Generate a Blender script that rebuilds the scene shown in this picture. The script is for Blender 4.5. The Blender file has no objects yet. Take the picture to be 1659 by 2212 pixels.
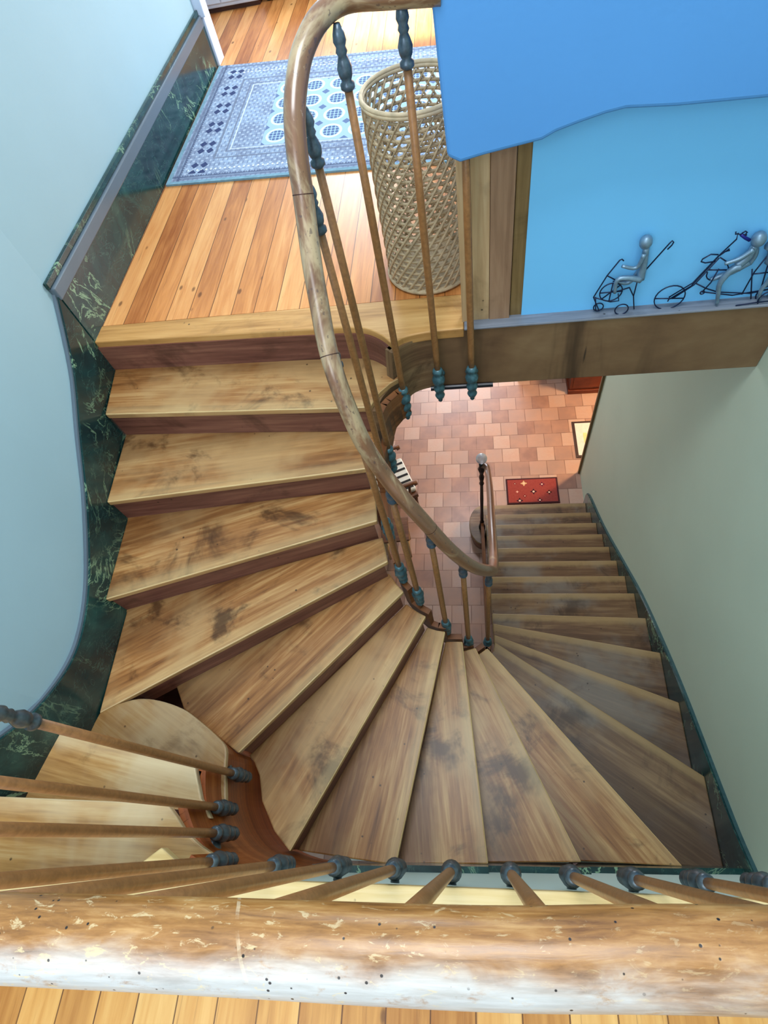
import bpy, math, random
from mathutils import Vector, Matrix
random.seed(7)
SC = bpy.context.scene
COL = SC.collection
PI = math.pi
RISE = 0.17
def Z(k): return k * RISE

# ------------------------------------------------------------------ colour / node helpers
def lin(c):
    return (c/255/12.92) if c/255 <= .04045 else ((c/255+.055)/1.055)**2.4
def col(r, g, b): return (lin(r), lin(g), lin(b), 1)

class NT:
    def __init__(s, name):
        s.m = bpy.data.materials.new(name); s.m.use_nodes = True
        s.t = s.m.node_tree; s.t.nodes.clear()
        s.out = s.n('ShaderNodeOutputMaterial'); s.p = s.n('ShaderNodeBsdfPrincipled')
        s.t.links.new(s.p.outputs[0], s.out.inputs[0])
    def n(s, typ, **kw):
        o = s.t.nodes.new(typ)
        for k, v in kw.items(): setattr(o, k, v)
        return o
    def put(s, sock, v):
        if isinstance(v, E): v = v.s
        if isinstance(v, bpy.types.NodeSocket): s.t.links.new(v, sock)
        elif v is not None: sock.default_value = v
    def math(s, op, a, b=None, c=None):
        o = s.n('ShaderNodeMath', operation=op); s.put(o.inputs[0], a)
        if b is not None: s.put(o.inputs[1], b)
        if c is not None: s.put(o.inputs[2], c)
        return E(s, o.outputs[0])
    def mix(s, f, a, b, mode='MIX'):
        o = s.n('ShaderNodeMix', data_type='RGBA', blend_type=mode)
        s.put(o.inputs['Factor'], f); s.put(o.inputs[6], a); s.put(o.inputs[7], b)
        return o.outputs[2]
    def ramp(s, f, stops):
        o = s.n('ShaderNodeValToRGB'); e = o.color_ramp.elements
        while len(e) < len(stops): e.new(.5)
        for x, (p, c) in zip(e, stops): x.position = p; x.color = c
        s.put(o.inputs[0], f); return o.outputs[0]
    def map(s, v, scale=(1, 1, 1), loc=(0, 0, 0), rot=(0, 0, 0)):
        o = s.n('ShaderNodeMapping'); s.put(o.inputs['Vector'], v)
        o.inputs['Scale'].default_value = scale; s.put(o.inputs['Location'], loc); o.inputs['Rotation'].default_value = rot
        return o.outputs[0]
    def noise(s, v, scale=5, detail=4, rough=.55, dist=0):
        o = s.n('ShaderNodeTexNoise'); s.put(o.inputs['Vector'], v); o.inputs['Scale'].default_value = scale
        o.inputs['Detail'].default_value = detail; o.inputs['Roughness'].default_value = rough; o.inputs['Distortion'].default_value = dist
        return E(s, o.outputs[0])
    def voro(s, v, scale=5, feature='F1'):
        o = s.n('ShaderNodeTexVoronoi', feature=feature); s.put(o.inputs['Vector'], v); o.inputs['Scale'].default_value = scale
        return E(s, o.outputs['Distance'])
    def uv(s): return s.n('ShaderNodeUVMap', uv_map='UVMap').outputs[0]
    def obj(s): return s.n('ShaderNodeTexCoord').outputs['Object']
    def geo(s): return s.n('ShaderNodeNewGeometry').outputs['Position']
    def rnd(s): return E(s, s.n('ShaderNodeObjectInfo').outputs['Random'])
    def sep(s, v):
        o = s.n('ShaderNodeSeparateXYZ'); s.put(o.inputs[0], v); return [E(s, q) for q in o.outputs]
    def comb(s, x, y, z=0.0):
        o = s.n('ShaderNodeCombineXYZ'); s.put(o.inputs[0], x); s.put(o.inputs[1], y); s.put(o.inputs[2], z); return o.outputs[0]
    def bump(s, h, strength=.2, dist=.01):
        o = s.n('ShaderNodeBump'); s.put(o.inputs['Height'], h); o.inputs['Strength'].default_value = strength
        o.inputs['Distance'].default_value = dist; s.t.links.new(o.outputs[0], s.p.inputs['Normal'])
    def fin(s, c=None, rough=.5, metal=0.0, spec=None, coat=None):
        if c is not None: s.put(s.p.inputs['Base Color'], c)
        s.put(s.p.inputs['Roughness'], rough); s.put(s.p.inputs['Metallic'], metal)
        if spec is not None: s.p.inputs['Specular IOR Level'].default_value = spec
        if coat: s.p.inputs['Coat Weight'].default_value = coat; s.p.inputs['Coat Roughness'].default_value = .2
        return s.m
class E:
    """a node socket with arithmetic"""
    def __init__(s, t, k): s.t, s.s = t, k
    def __add__(s, o): return s.t.math('ADD', s, o)
    def __radd__(s, o): return s.t.math('ADD', s, o)
    def __sub__(s, o): return s.t.math('SUBTRACT', s, o)
    def __rsub__(s, o): return s.t.math('SUBTRACT', o, s)
    def __mul__(s, o): return s.t.math('MULTIPLY', s, o)
    def __rmul__(s, o): return s.t.math('MULTIPLY', s, o)
    def __truediv__(s, o): return s.t.math('DIVIDE', s, o)
    def __gt__(s, o): return s.t.math('GREATER_THAN', s, o)
    def __lt__(s, o): return s.t.math('LESS_THAN', s, o)
    def abs(s): return s.t.math('ABSOLUTE', s)
    def fract(s): return s.t.math('FRACT', s)
    def floor(s): return s.t.math('FLOOR', s)
    def sin(s): return s.t.math('SINE', s)
    def pow(s, o): return s.t.math('POWER', s, o)
    def smooth(s, a, b):
        o = s.t.n('ShaderNodeMapRange', interpolation_type='SMOOTHSTEP'); s.t.put(o.inputs[0], s)
        o.inputs[1].default_value = a; o.inputs[2].default_value = b; return E(s.t, o.outputs[0])

# ------------------------------------------------------------------ materials
def plaster(name, c, var=.06, rough=.75):
    t = NT(name); g = t.geo()
    n = t.noise(g, 1.6, 5); n2 = t.noise(g, 60, 3)
    k = tuple(x*(1-var) for x in c[:3])+(1,); k2 = tuple(min(1, x*(1+var)) for x in c[:3])+(1,)
    cc = t.ramp(n, [(.3, k), (.7, k2)])
    t.bump(n2+n*3, .08, .004)
    return t.fin(cc, rough, spec=.3)

def wood(name, dark, mid, light, rough=.42, grain=1.0, stain=.6, wear_or_reflection=None, wear_or_reflection_amt=.6, edge=None, band=.35, line=.8):
    """stair wood: grain runs along u of the UV map"""
    t = NT(name); r = t.rnd(); v0 = t.sep(t.uv())[1].abs()
    uv = t.map(t.uv(), loc=t.comb(r*13.0, r*7.0, r*5.0))
    fine = t.noise(t.map(uv, (3*grain, 60*grain, 1)), 1.0, 6, .6, .3)
    broad = t.noise(t.map(uv, (1.2, 9, 1)), 1.0, 4, .6, .8)
    patch = t.noise(uv, 3.2, 5, .65, .5)
    f = fine*.45+broad*.55
    c = t.ramp(f, [(.32, dark), (.5, mid), (.68, light)])
    if wear_or_reflection:
        w = t.noise(uv, 1.9, 4, .6, .3).smooth(.44, .66)
        c = t.mix(w*wear_or_reflection_amt, c, wear_or_reflection)
    c = t.mix((1.0-patch.smooth(.3, .46))*stain, c, tuple(x*.30 for x in dark[:3])+(1,))
    spots = t.voro(t.map(uv, (22, 22, 1)), 1.0)
    sel = t.noise(uv, 9, 2).smooth(.58, .62)
    c = t.mix((1-spots.smooth(.07, .14))*sel*.8, c, (.02, .012, .008, 1))
    if edge:
        en = t.noise(uv, 14, 3)
        c = t.mix((1-(v0+en*.03).smooth(.035, .085))*band, c, edge)
        c = t.mix((1-(v0+en*.006).smooth(.004, .008))*line, c, edge)
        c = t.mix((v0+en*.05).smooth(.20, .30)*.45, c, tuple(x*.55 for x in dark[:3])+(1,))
    t.bump(fine, .15, .002)
    return t.fin(c, rough, spec=.4)

TREAD = wood('stair_tread_oak', col(92, 52, 24), col(158, 108, 60), col(204, 164, 108), rough=.36, stain=.8, wear_or_reflection=col(186, 152, 104), wear_or_reflection_amt=.65, edge=col(220, 194, 140), band=.28, line=.75)
TREADLOW = wood('stair_tread_shaded_oak', col(66, 42, 26), col(108, 80, 54), col(142, 114, 80), rough=.42, stain=.6, wear_or_reflection=col(126, 122, 114), edge=col(176, 148, 100), band=.55, line=.1)  # oak copy for the lower steps; shade and grey-blue reflection put into colours
TREADPALE = wood('short_flight_oak', col(128, 84, 40), col(178, 136, 80), col(206, 178, 126), rough=.42, stain=.5, wear_or_reflection=col(206, 188, 150), edge=col(214, 200, 166), band=.25, line=.35)
RISER = wood('riser_walnut', col(78, 44, 36), col(116, 74, 62), col(146, 102, 82), rough=.42, stain=.5)
STRING = wood('stringer_walnut', col(74, 40, 18), col(118, 70, 34), col(148, 98, 56), rough=.45, stain=.7)
BEAMW = wood('beam_oak', col(82, 58, 40), col(118, 90, 62), col(140, 114, 82), rough=.55, stain=.75)
USTRING = wood('short_flight_string', col(84, 36, 10), col(146, 74, 26), col(176, 104, 50), rough=.4, stain=.5)
CHAIRW = wood('armchair_beech', col(60, 34, 22), col(104, 66, 44), col(140, 98, 70), rough=.4)
CHESTW = wood('chest_mahogany', col(66, 24, 12), col(112, 48, 24), col(140, 72, 40), rough=.4)
PANELW = wood('hall_panel_oak', col(40, 18, 10), col(62, 30, 18), col(80, 44, 26), rough=.5)
NOSE = wood('landing_nosing_oak', col(150, 104, 52), col(190, 142, 82), col(212, 168, 108), rough=.38, stain=.3)
CREAM = wood('floor_edge_pale_oak', col(184, 152, 92), col(212, 186, 128), col(226, 206, 158), rough=.5, stain=.35)
BRD = [wood('casing_pale_pine', col(150, 120, 84), col(184, 152, 112), col(204, 178, 140), stain=.25),
       wood('casing_rosy_oak', col(120, 90, 68), col(150, 118, 92), col(168, 136, 108), stain=.4),
       wood('casing_olive_oak', col(96, 76, 44), col(124, 100, 62), col(142, 118, 78), stain=.4)]

def pine(name, w, c1, c2, c3, gap=.035, off=0.0, rough=.32):
    t = NT(name); x, y, z = t.sep(t.geo())
    b = (x+off)/w; i = b.floor(); f = b.fract()
    wn = t.n('ShaderNodeTexWhiteNoise', noise_dimensions='1D'); t.put(wn.inputs['W'], i)
    r = E(t, wn.outputs['Value'])
    v = t.comb(x*26+r*31, y*1.7+r*17, r*9)
    fine = t.noise(v, 1.6, 6, .6, .6)
    broad = t.noise(t.comb(x*7+r*31, y*1.1+r*11, r*3), 1.0, 4, .55, .4)
    c = t.ramp(fine*.4+broad*.35+r*.25, [(.3, c1), (.5, c2), (.7, c3)])
    kx = t.voro(t.comb(x*9+r*5, y*4.2+r*13, 0.0), 1.0)
    c = t.mix((1-kx.smooth(.05, .11))*.75, c, col(92, 52, 22))
    g = ((f-.5).abs() > (.5-gap/2))
    c = t.mix(g*(fine*.8+.45), c, col(88, 48, 20))
    st = t.noise(t.comb(x*70+r*9, y*2.2+r*3, r), 1.0, 4, .6, 1.2).smooth(.60, .70)
    c = t.mix(st*.35, c, col(120, 70, 32))
    t.bump(fine*.3-g*1.0, .3, .003)
    return t.fin(c, rough, spec=.4)
PINE = pine('landing_pine', .108, col(150, 84, 38), col(206, 136, 74), col(230, 172, 108))
PINE2 = pine('upper_floor_pine', .1085, col(164, 104, 44), col(210, 152, 80), col(232, 186, 114), off=.03)

def tiles():
    t = NT('terracotta_tiles'); x, y, z = t.sep(t.geo())
    b = t.n('ShaderNodeTexBrick'); t.put(b.inputs['Vector'], t.comb(x+.072-0.0, y-.09, 0.0))
    b.offset = .5; b.squash = 1
    for k, v in (('Scale', 1), ('Mortar Size', .0045), ('Mortar Smooth', .2), ('Bias', -.1), ('Brick Width', .2), ('Row Height', .1985)): b.inputs[k].default_value = v
    b.inputs['Color1'].default_value = col(146, 112, 100); b.inputs['Color2'].default_value = col(200, 172, 156); b.inputs['Mortar'].default_value = col(120, 92, 82)
    n = t.noise(t.geo(), 5, 5, .6); n2 = t.noise(t.geo(), 40, 3)
    c = t.mix(n.smooth(.35, .7)*.45, b.outputs[0], col(196, 150, 124))
    c = t.mix(n2*.18, c, col(140, 90, 76))
    t.bump(E(t, b.outputs['Fac'])*-1.0+n2*.15, .3, .004)
    return t.fin(c, .34, spec=.45)
TILES = tiles()

def marble():
    t = NT('green_marble'); g = t.geo()
    w = t.noise(g, 3.0, 5, .6, 1.0)
    base = t.ramp(w, [(.3, col(10, 30, 34)), (.55, col(22, 58, 58)), (.75, col(44, 86, 80))])
    v = (t.noise(t.map(g, (1, 1.3, 1), rot=(.4, .3, .5)), 2.3, 6, .62, 1.6)-.5).abs()
    v2 = (t.noise(t.map(g, (1.4, 1, 2), loc=(4, 2, 1)), 6.0, 5, .6, 1.0)-.5).abs()
    m = t.noise(g, 2.0, 2).smooth(.44, .58)
    c = t.mix((1-v.smooth(.0, .016))*m*.8, base, col(140, 176, 140))
    c = t.mix((1-v2.smooth(.0, .012))*.14, c, col(120, 168, 150))
    return t.fin(c, .16, spec=.5)
MARBLE = marble()
MARBLEGREY = plaster('marble_moulding_grey', col(92, 106, 118), .1, .25)

LEFTPAINT = plaster('left_wall_pale_blue_paint', col(150, 182, 194), .03, .6)
RIGHTPAINT = plaster('right_wall_light_tinted_paint', col(190, 206, 186), .03, .6)  # same pale blue wall paint, with its sage light put into the colour
BLUEPAINT = plaster('lintel_dim_blue_paint', col(84, 150, 216), .03, .6)  # darker copy of the niche blue, dimmer light put into the colour
NICHELIT = plaster('niche_lit_blue_paint', col(118, 200, 255), .02, .6)  # brighter copy of the lintel blue, stronger light put into the colour
BACKPAINT = plaster('back_wall_light_tinted_paint', col(190, 210, 202), .03)  # greenish light put into the wall colour, as on the right wall
WHITE = plaster('white_gloss_paint', col(206, 216, 232), .03, .4)
DARKHALL = plaster('hall_plaster', col(150, 140, 128), .05)
LEDGE = wood('ledge_grey_oak', col(86, 92, 104), col(122, 128, 140), col(150, 156, 168), rough=.3, stain=.3)

def railmat(name, brown, pale, spot, palebias, holes, rough=.28, side=0.0, fade=0.0):
    t = NT(name); u, v, _ = t.sep(t.uv()); uv = t.uv()
    fine = t.noise(t.comb(u*6, v*60, 0.0), 1.0, 5, .6, .3)
    big = t.noise(t.comb(u*4.0, v*9, 0.0), 1.0, 5, .62, .6)
    c = t.ramp(fine, [(.3, tuple(q*.7 for q in brown[:3])+(1,)), (.7, brown)])
    w = (big+(v-.085)*side*1.0)-(u-.9).smooth(0.0, 1.2)*fade+fade*.45
    c = t.mix(w.smooth(palebias, palebias+.14)*.85, c, pale)
    sp = t.noise(t.comb(u*38, v*55, 0.0), 1.0, 3, .5).smooth(.63, .68)
    c = t.mix(sp*spot, c, col(84, 66, 62))
    fl = t.noise(t.comb(u*30, v*60, 3.0), 1.0, 4, .6).smooth(.66, .7)
    c = t.mix(fl*holes*.6, c, col(226, 216, 188))
    vd = t.voro(t.comb(u*60, v*60, 0.0), 1.0)
    sel = t.noise(t.comb(u*18, v*18, 1.0), 1.0, 2).smooth(.52, .58)
    c = t.mix((1-vd.smooth(.10, .16))*sel*holes, c, (.01, .006, .004, 1))
    t.bump(fine+vd*.3, .08, .001)
    return t.fin(c, rough, spec=.5, coat=.5)
RAILM = railmat('handrail_worn_wood', col(128, 92, 66), col(176, 156, 122), .7, .51, .3, fade=.15)
def railfore():
    t = NT('foreground_handrail_worn_wood'); u, v, _ = t.sep(t.uv())
    fine = t.noise(t.comb(u*22, v*190, 0.0), 1.0, 6, .65, .4)
    mid = t.noise(t.comb(u*14, v*38, 2.0), 1.0, 5, .6, .5)
    c = t.ramp(fine*.55+mid*.45, [(.32, col(96, 60, 26)), (.5, col(150, 104, 52)), (.68, col(186, 144, 88))])
    # painted window sheen and rubbed, sun bleached back of the rail, strongest towards its left end
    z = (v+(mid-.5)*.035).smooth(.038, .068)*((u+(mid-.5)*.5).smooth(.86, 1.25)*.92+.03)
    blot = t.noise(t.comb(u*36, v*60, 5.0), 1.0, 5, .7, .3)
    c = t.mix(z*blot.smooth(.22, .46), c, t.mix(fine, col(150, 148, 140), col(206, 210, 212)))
    fl = t.noise(t.comb(u*60, v*130, 9.0), 1.0, 4, .7, .6).smooth(.58, .66)
    c = t.mix(fl*(u.smooth(.9, 1.4)*.5+.15), c, col(206, 186, 142))
    ol = t.noise(t.comb(u*30, v*42, 7.0), 1.0, 5, .7)
    c = t.mix((1-u.smooth(.75, 1.05))*ol.smooth(.42, .6)*.45, c, col(190, 170, 112))
    sc = ((u-1.36+v*.35+(mid-.5)*.006).abs() < .0014)*(blot > .42)
    c = t.mix(sc*.45*mid.smooth(.42, .55), c, col(216, 200, 166))
    vd = t.voro(t.comb(u*95, v*95, 0.0), 1.0)
    sel = t.noise(t.comb(u*9, v*22, 1.0), 1.0, 2).smooth(.40, .46)
    c = t.mix((1-vd.smooth(.08, .13))*sel, c, (.01, .006, .004, 1))
    t.bump(fine+vd.smooth(.08, .16)*.5, .14, .001)
    return t.fin(c, t.math('MULTIPLY_ADD', fine, .25, .2), spec=.5)
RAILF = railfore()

def simple(name, c, rough=.4, metal=0.0, var=.25, sc=40):
    t = NT(name); n = t.noise(t.obj(), sc, 4)
    cc = t.ramp(n, [(.3, tuple(q*(1-var) for q in c[:3])+(1,)), (.7, tuple(min(1, q*(1+var)) for q in c[:3])+(1,))])
    return t.fin(cc, rough, metal)
IRONBROWN = simple('rusty_brown_iron', col(138, 96, 56), .38, .0, .22, 70)
VERDIGRIS = simple('verdigris_bronze', col(66, 102, 112), .35, .25, .5, 50)
SLATE = simple('slate_bronze', col(74, 92, 106), .3, .3, .5, 50)
DARKIRON = simple('dark_cast_iron', col(74, 86, 92), .3, .4, .45, 50)
BLACKIRON = simple('black_lacquer', col(16, 17, 26), .2, .2, .2)
WIRE = simple('dark_blue_wire', col(22, 36, 70), .4, .5, .2)
WIREBLUE = simple('blue_wire_coil', col(20, 28, 130), .4, .2, .2)
SHEET = simple('sheet_metal_grey', col(122, 152, 174), .4, .5, .2)
CANE = simple('pale_cane', col(178, 158, 126), .6, 0, .25, 30)
CANEDARK = simple('pale_cane_rim', col(196, 176, 142), .55, 0, .2, 30)
BLACK = simple('black_cloth', col(20, 18, 18), .8)
CUSH = simple('white_cloth', col(226, 228, 222), .8, 0, .05)
RUGEDGE = simple('rug_binding', col(112, 150, 168), .9, 0, .15)
YELLOW = simple('yellow_patch', col(226, 214, 150), .7, 0, .08)
MATW = simple('mat_white', col(214, 220, 212), .7, 0, .08)
MATD = simple('mat_dark_border', col(50, 24, 20), .6, 0, .2)
def glass():
    t = NT('clear_glass'); t.p.inputs['Transmission Weight'].default_value = .55; t.p.inputs['IOR'].default_value = 1.45
    return t.fin(col(225, 235, 245), .06)
GLASS = glass()

def rugmat():
    t = NT('oriental_rug'); x, y, z = t.sep(t.obj())      # x from the wall edge, y from the near edge, metres
    y = y/(1.0055-.0447*x); x = x+.0847*y
    W, H = 2.4, 1.46
    n = t.noise(t.obj(), 7, 4); nf = t.noise(t.obj(), 90, 2)
    base = t.mix(n.smooth(.35, .65), col(124, 138, 164), col(152, 172, 198))
    # small all-over motifs
    s1 = ((x*120).sin()*(y*120).sin()); s2 = ((x*210).sin()*(y*64).sin())
    c = t.mix((s1 > .45)*.55, base, col(196, 210, 226))
    c = t.mix((s2 > .5)*.5, c, col(82, 92, 122))
    ey = t.math('MINIMUM', y, H-y); e = t.math('MINIMUM', x, ey)
    # central field with rows of medallions
    fld = (x > .52)*(ey > .34)
    cx = ((x-.52)/.17).fract()-.5; cy = ((y-.34)/.2).fract()-.5
    rr = (cx*cx+cy*cy).pow(.5)
    fc = t.mix((rr < .40)*(rr > .31), col(160, 190, 218), col(214, 226, 236))
    petal = ((cx*22).sin()*(cy*22).sin()).abs()
    fc = t.mix((rr < .30)*(petal > .3), fc, col(74, 96, 140))
    d2 = ((cx.abs()-.5).abs()+(cy.abs()-.5).abs())
    fc = t.mix((d2 < .16)*.9, fc, col(82, 100, 142))
    c = t.mix(fld, c, fc)
    # border stripes
    for a, b, cc in ((.03, .05, col(92, 104, 130)), (.235, .25, col(100, 108, 128)), (.30, .312, col(104, 112, 132)), (.325, .335, col(208, 216, 226))):
        c = t.mix((e > a)*(e < b)*.8, c, cc)
    tri = ((x*60).fract()-.5).abs()*.022
    c = t.mix((y > .055)*(y < (.066+tri))*.85, c, col(60, 72, 104))
    tri2 = ((y*46).fract()-.5).abs()*.022
    c = t.mix((x > .055)*(x < (.066+tri2))*.85, c, col(60, 72, 104))
    dots = (((x*34).fract()-.5).abs()+(((y-.11)*30).fract()-.5).abs())
    c = t.mix((ey > .1)*(ey < .14)*(dots < .3)*(x > .1), c, col(222, 230, 238))
    # two columns of navy diamonds, in pairs, beside the wall edge
    dx = ((x-.105)/.06).fract()-.5; dy = ((y-.06)/.078).fract()-.5
    grp = ((y-.06)/.234).fract() < .67
    dia = ((dx.abs()+dy.abs()) < .42)*(x > .105)*(x < .225)*(ey > .09)*grp
    c = t.mix(dia, c, col(24, 42, 92))
    c = t.mix(nf*.25, c, col(150, 160, 178))
    t.bump(nf, .3, .003)
    return t.fin(c, .95, spec=.1)
RUG = rugmat()

def redmat():
    t = NT('red_mat_wool'); x, y, z = t.sep(t.obj())
    n = t.noise(t.obj(), 60, 3)
    c = t.mix(n, col(136, 54, 50), col(160, 78, 70))
    for px, py, r, cc in ((.1, .27, .016, col(80, 20, 30)), (.2, .27, .035, col(214, 180, 130)), (.40, .25, .028, col(90, 30, 60)), (.12, .16, .016, col(220, 170, 150)), (.20, .10, .02, col(90, 24, 34)),
                         (.30, .155, .035, col(60, 30, 40)), (.47, .14, .03, col(70, 34, 30)), (.14, .04, .035, col(52, 30, 44)), (.36, .04, .028, col(60, 30, 44))):
        dx = x-px; dy = y-py; r2 = (dx*dx+dy*dy).pow(.5)
        a = ((dx.abs()*dy.abs()).pow(.5))
        c = t.mix((r2 < r)*(a < r*.4), c, cc)
        c = t.mix((r2 < r*.35), c, col(226, 196, 176))
    ex = t.math('MINIMUM', x, .575-x); ey = t.math('MINIMUM', y, .34-y); e = t.math('MINIMUM', ex, ey)
    c = t.mix(e < .018, c, col(70, 40, 44))
    return t.fin(c, .95, spec=.1)
REDMAT = redmat()

# ------------------------------------------------------------------ mesh helpers
class MB:
    def __init__(s): s.v = []; s.f = []; s.uv = []
    def face(s, pts, uvs):
        i = len(s.v); s.v += [tuple(p) for p in pts]; s.f.append(list(range(i, i+len(pts)))); s.uv.append([tuple(q) for q in uvs])
    def prism(s, poly, z0, z1, ang=0.0, org=(0, 0)):
        """poly: list of (x, y); grain along ang"""
        a = sum(poly[i][0]*poly[(i+1) % len(poly)][1]-poly[(i+1) % len(poly)][0]*poly[i][1] for i in range(len(poly)))
        if a < 0: poly = poly[::-1]
        ca, sa = math.cos(ang), math.sin(ang)
        U = lambda p: ((p[0]-org[0])*ca+(p[1]-org[1])*sa, -(p[0]-org[0])*sa+(p[1]-org[1])*ca)
        n = len(poly); b = len(s.v)
        s.v += [(p[0], p[1], z0) for p in poly]+[(p[0], p[1], z1) for p in poly]
        s.f.append([b+n+i for i in range(n)]); s.uv.append([U(p) for p in poly])
        s.f.append([b+i for i in reversed(range(n))]); s.uv.append([U(p) for p in reversed(poly)])
        d = 0.0
        for i in range(n):
            j = (i+1) % n; L = math.dist(poly[i], poly[j])
            s.f.append([b+i, b+j, b+n+j, b+n+i]); s.uv.append([(d, -.03), (d+L, -.03), (d+L, .0), (d, .0)]); d += L
    def box(s, x0, x1, y0, y1, z0, z1, ang=0.0): s.prism([(x0, y0), (x1, y0), (x1, y1), (x0, y1)], z0, z1, ang)
    def tube(s, pts, r, n=10, closed=False, sy=1.0):
        pts = [Vector(p) for p in pts]; m = len(pts); b = len(s.v); d = 0.0; D = []
        up = None
        for i, p in enumerate(pts):
            if closed: tg = pts[(i+1) % m]-pts[i-1]
            else: tg = pts[min(i+1, m-1)]-pts[max(i-1, 0)]
            tg.normalize()
            if up is None:
                up = Vector((0, 0, 1)) if abs(tg.z) < .9 else Vector((1, 0, 0))
            up = (up-tg*up.dot(tg)).normalized(); sd = tg.cross(up)
            rr = r[i] if isinstance(r, (list, tuple)) else r
            for k in range(n):
                a = 2*PI*k/n; s.v.append(tuple(p+sd*math.cos(a)*rr*sy+up*math.sin(a)*rr))
            if i: d += (pts[i]-pts[i-1]).length
            D.append(d)
        rm = r if not isinstance(r, (list, tuple)) else max(r)
        for i in range(m if closed else m-1):
            j = (i+1) % m; e = D[j] if j else D[-1]+.02
            for k in range(n):
                q = (k+1) % n; c0 = 2*PI*rm*k/n; c1 = 2*PI*rm*(k+1)/n
                s.f.append([b+i*n+k, b+i*n+q, b+j*n+q, b+j*n+k]); s.uv.append([(D[i], c0), (D[i], c1), (e, c1), (e, c0)])
        if not closed:
            s.f.append([b+k for k in reversed(range(n))]); s.uv.append([(0, 0)]*n)
            s.f.append([b+(m-1)*n+k for k in range(n)]); s.uv.append([(0, 0)]*n)
    def lathe(s, prof, n=14, c=(0, 0, 0)):
        b = len(s.v); m = len(prof)
        for r, z in prof:
            for k in range(n):
                a = 2*PI*k/n; s.v.append((c[0]+r*math.cos(a), c[1]+r*math.sin(a), c[2]+z))
        for i in range(m-1):
            for k in range(n):
                q = (k+1) % n
                s.f.append([b+i*n+k, b+i*n+q, b+(i+1)*n+q, b+(i+1)*n+k]); s.uv.append([(prof[i][1], k/n), (prof[i][1], (k+1)/n), (prof[i+1][1], (k+1)/n), (prof[i+1][1], k/n)])
        s.f.append([b+k for k in reversed(range(n))]); s.uv.append([(0, 0)]*n)
        s.f.append([b+(m-1)*n+k for k in range(n)]); s.uv.append([(0, 0)]*n)
    def strip(s, path, zt, zb, th, side=1):
        """vertical band along a plan path; zt, zb lists of heights; thickness th to one side"""
        P = [Vector((p[0], p[1], 0)) for p in path]; m = len(P); N = []
        for i in range(m):
            t = (P[min(i+1, m-1)]-P[max(i-1, 0)]).normalized(); N.append(Vector((-t.y, t.x, 0))*side)
        Q = [p+nn*th for p, nn in zip(P, N)]
        d = [0.0]
        for i in range(1, m): d.append(d[-1]+(P[i]-P[i-1]).length)
        V = lambda p, z: (p.x, p.y, z)
        for i in range(m-1):
            j = i+1
            s.face([V(P[i], zb[i]), V(P[j], zb[j]), V(P[j], zt[j]), V(P[i], zt[i])], [(d[i], zb[i]), (d[j], zb[j]), (d[j], zt[j]), (d[i], zt[i])])
            s.face([V(Q[j], zb[j]), V(Q[i], zb[i]), V(Q[i], zt[i]), V(Q[j], zt[j])], [(d[j], zb[j]), (d[i], zb[i]), (d[i], zt[i]), (d[j], zt[j])])
            s.face([V(P[i], zt[i]), V(P[j], zt[j]), V(Q[j], zt[j]), V(Q[i], zt[i])], [(d[i], 0), (d[j], 0), (d[j], th), (d[i], th)])
            s.face([V(Q[i], zb[i]), V(Q[j], zb[j]), V(P[j], zb[j]), V(P[i], zb[i])], [(d[i], 0), (d[j], 0), (d[j], th), (d[i], th)])
        for i in (0, m-1):
            s.face([V(P[i], zb[i]), V(P[i], zt[i]), V(Q[i], zt[i]), V(Q[i], zb[i])], [(0, zb[i]), (0, zt[i]), (th, zt[i]), (th, zb[i])])
    def build(s, name, mat, parent=None, smooth=False, bevel=0.0, seg=2, weld=True):
        me = bpy.data.meshes.new(name); me.from_pydata(s.v, [], s.f)
        ul = me.uv_layers.new(name='UVMap'); fl = [q for u in s.uv for q in u]
        for l, q in zip(ul.data, fl): l.uv = q[:2]
        import bmesh
        bm = bmesh.new(); bm.from_mesh(me)
        if weld: bmesh.ops.remove_doubles(bm, verts=bm.verts, dist=1e-5)
        bmesh.ops.recalc_face_normals(bm, faces=bm.faces)
        bm.to_mesh(me); bm.free()
        me.materials.append(mat)
        if smooth:
            for p in me.polygons: p.use_smooth = True
        o = bpy.data.objects.new(name, me); COL.objects.link(o)
        if parent: o.parent = parent
        if bevel:
            b = o.modifiers.new('edge', 'BEVEL'); b.width = bevel; b.segments = seg; b.limit_method = 'ANGLE'; b.angle_limit = math.radians(40)
        return o
def tag(o, label=None, cat=None, group=None, kind=None):
    if label: o['label'] = label
    if cat: o['category'] = cat
    if group: o['group'] = group
    if kind: o['kind'] = kind
    return o
def empty(name, loc=(0, 0, 0), rz=0.0):
    o = bpy.data.objects.new(name, None); o.location = loc; o.rotation_euler = (0, 0, rz); o.empty_display_size = .05; COL.objects.link(o); return o
def spline(pts, n=6):
    pts = [Vector(p) for p in pts]; out = []
    for i in range(len(pts)-1):
        p0 = pts[max(i-1, 0)]; p1 = pts[i]; p2 = pts[i+1]; p3 = pts[min(i+2, len(pts)-1)]
        for k in range(n):
            t = k/n; out.append(.5*((2*p1)+(p2-p0)*t+(2*p0-5*p1+4*p2-p3)*t*t+(3*p1-p0-3*p2+p3)*t**3))
    out.append(pts[-1]); return out
def sub2(pts, n=4): return [(p.x, p.y) for p in spline([(a, b, 0) for a, b in pts], n)]

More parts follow.
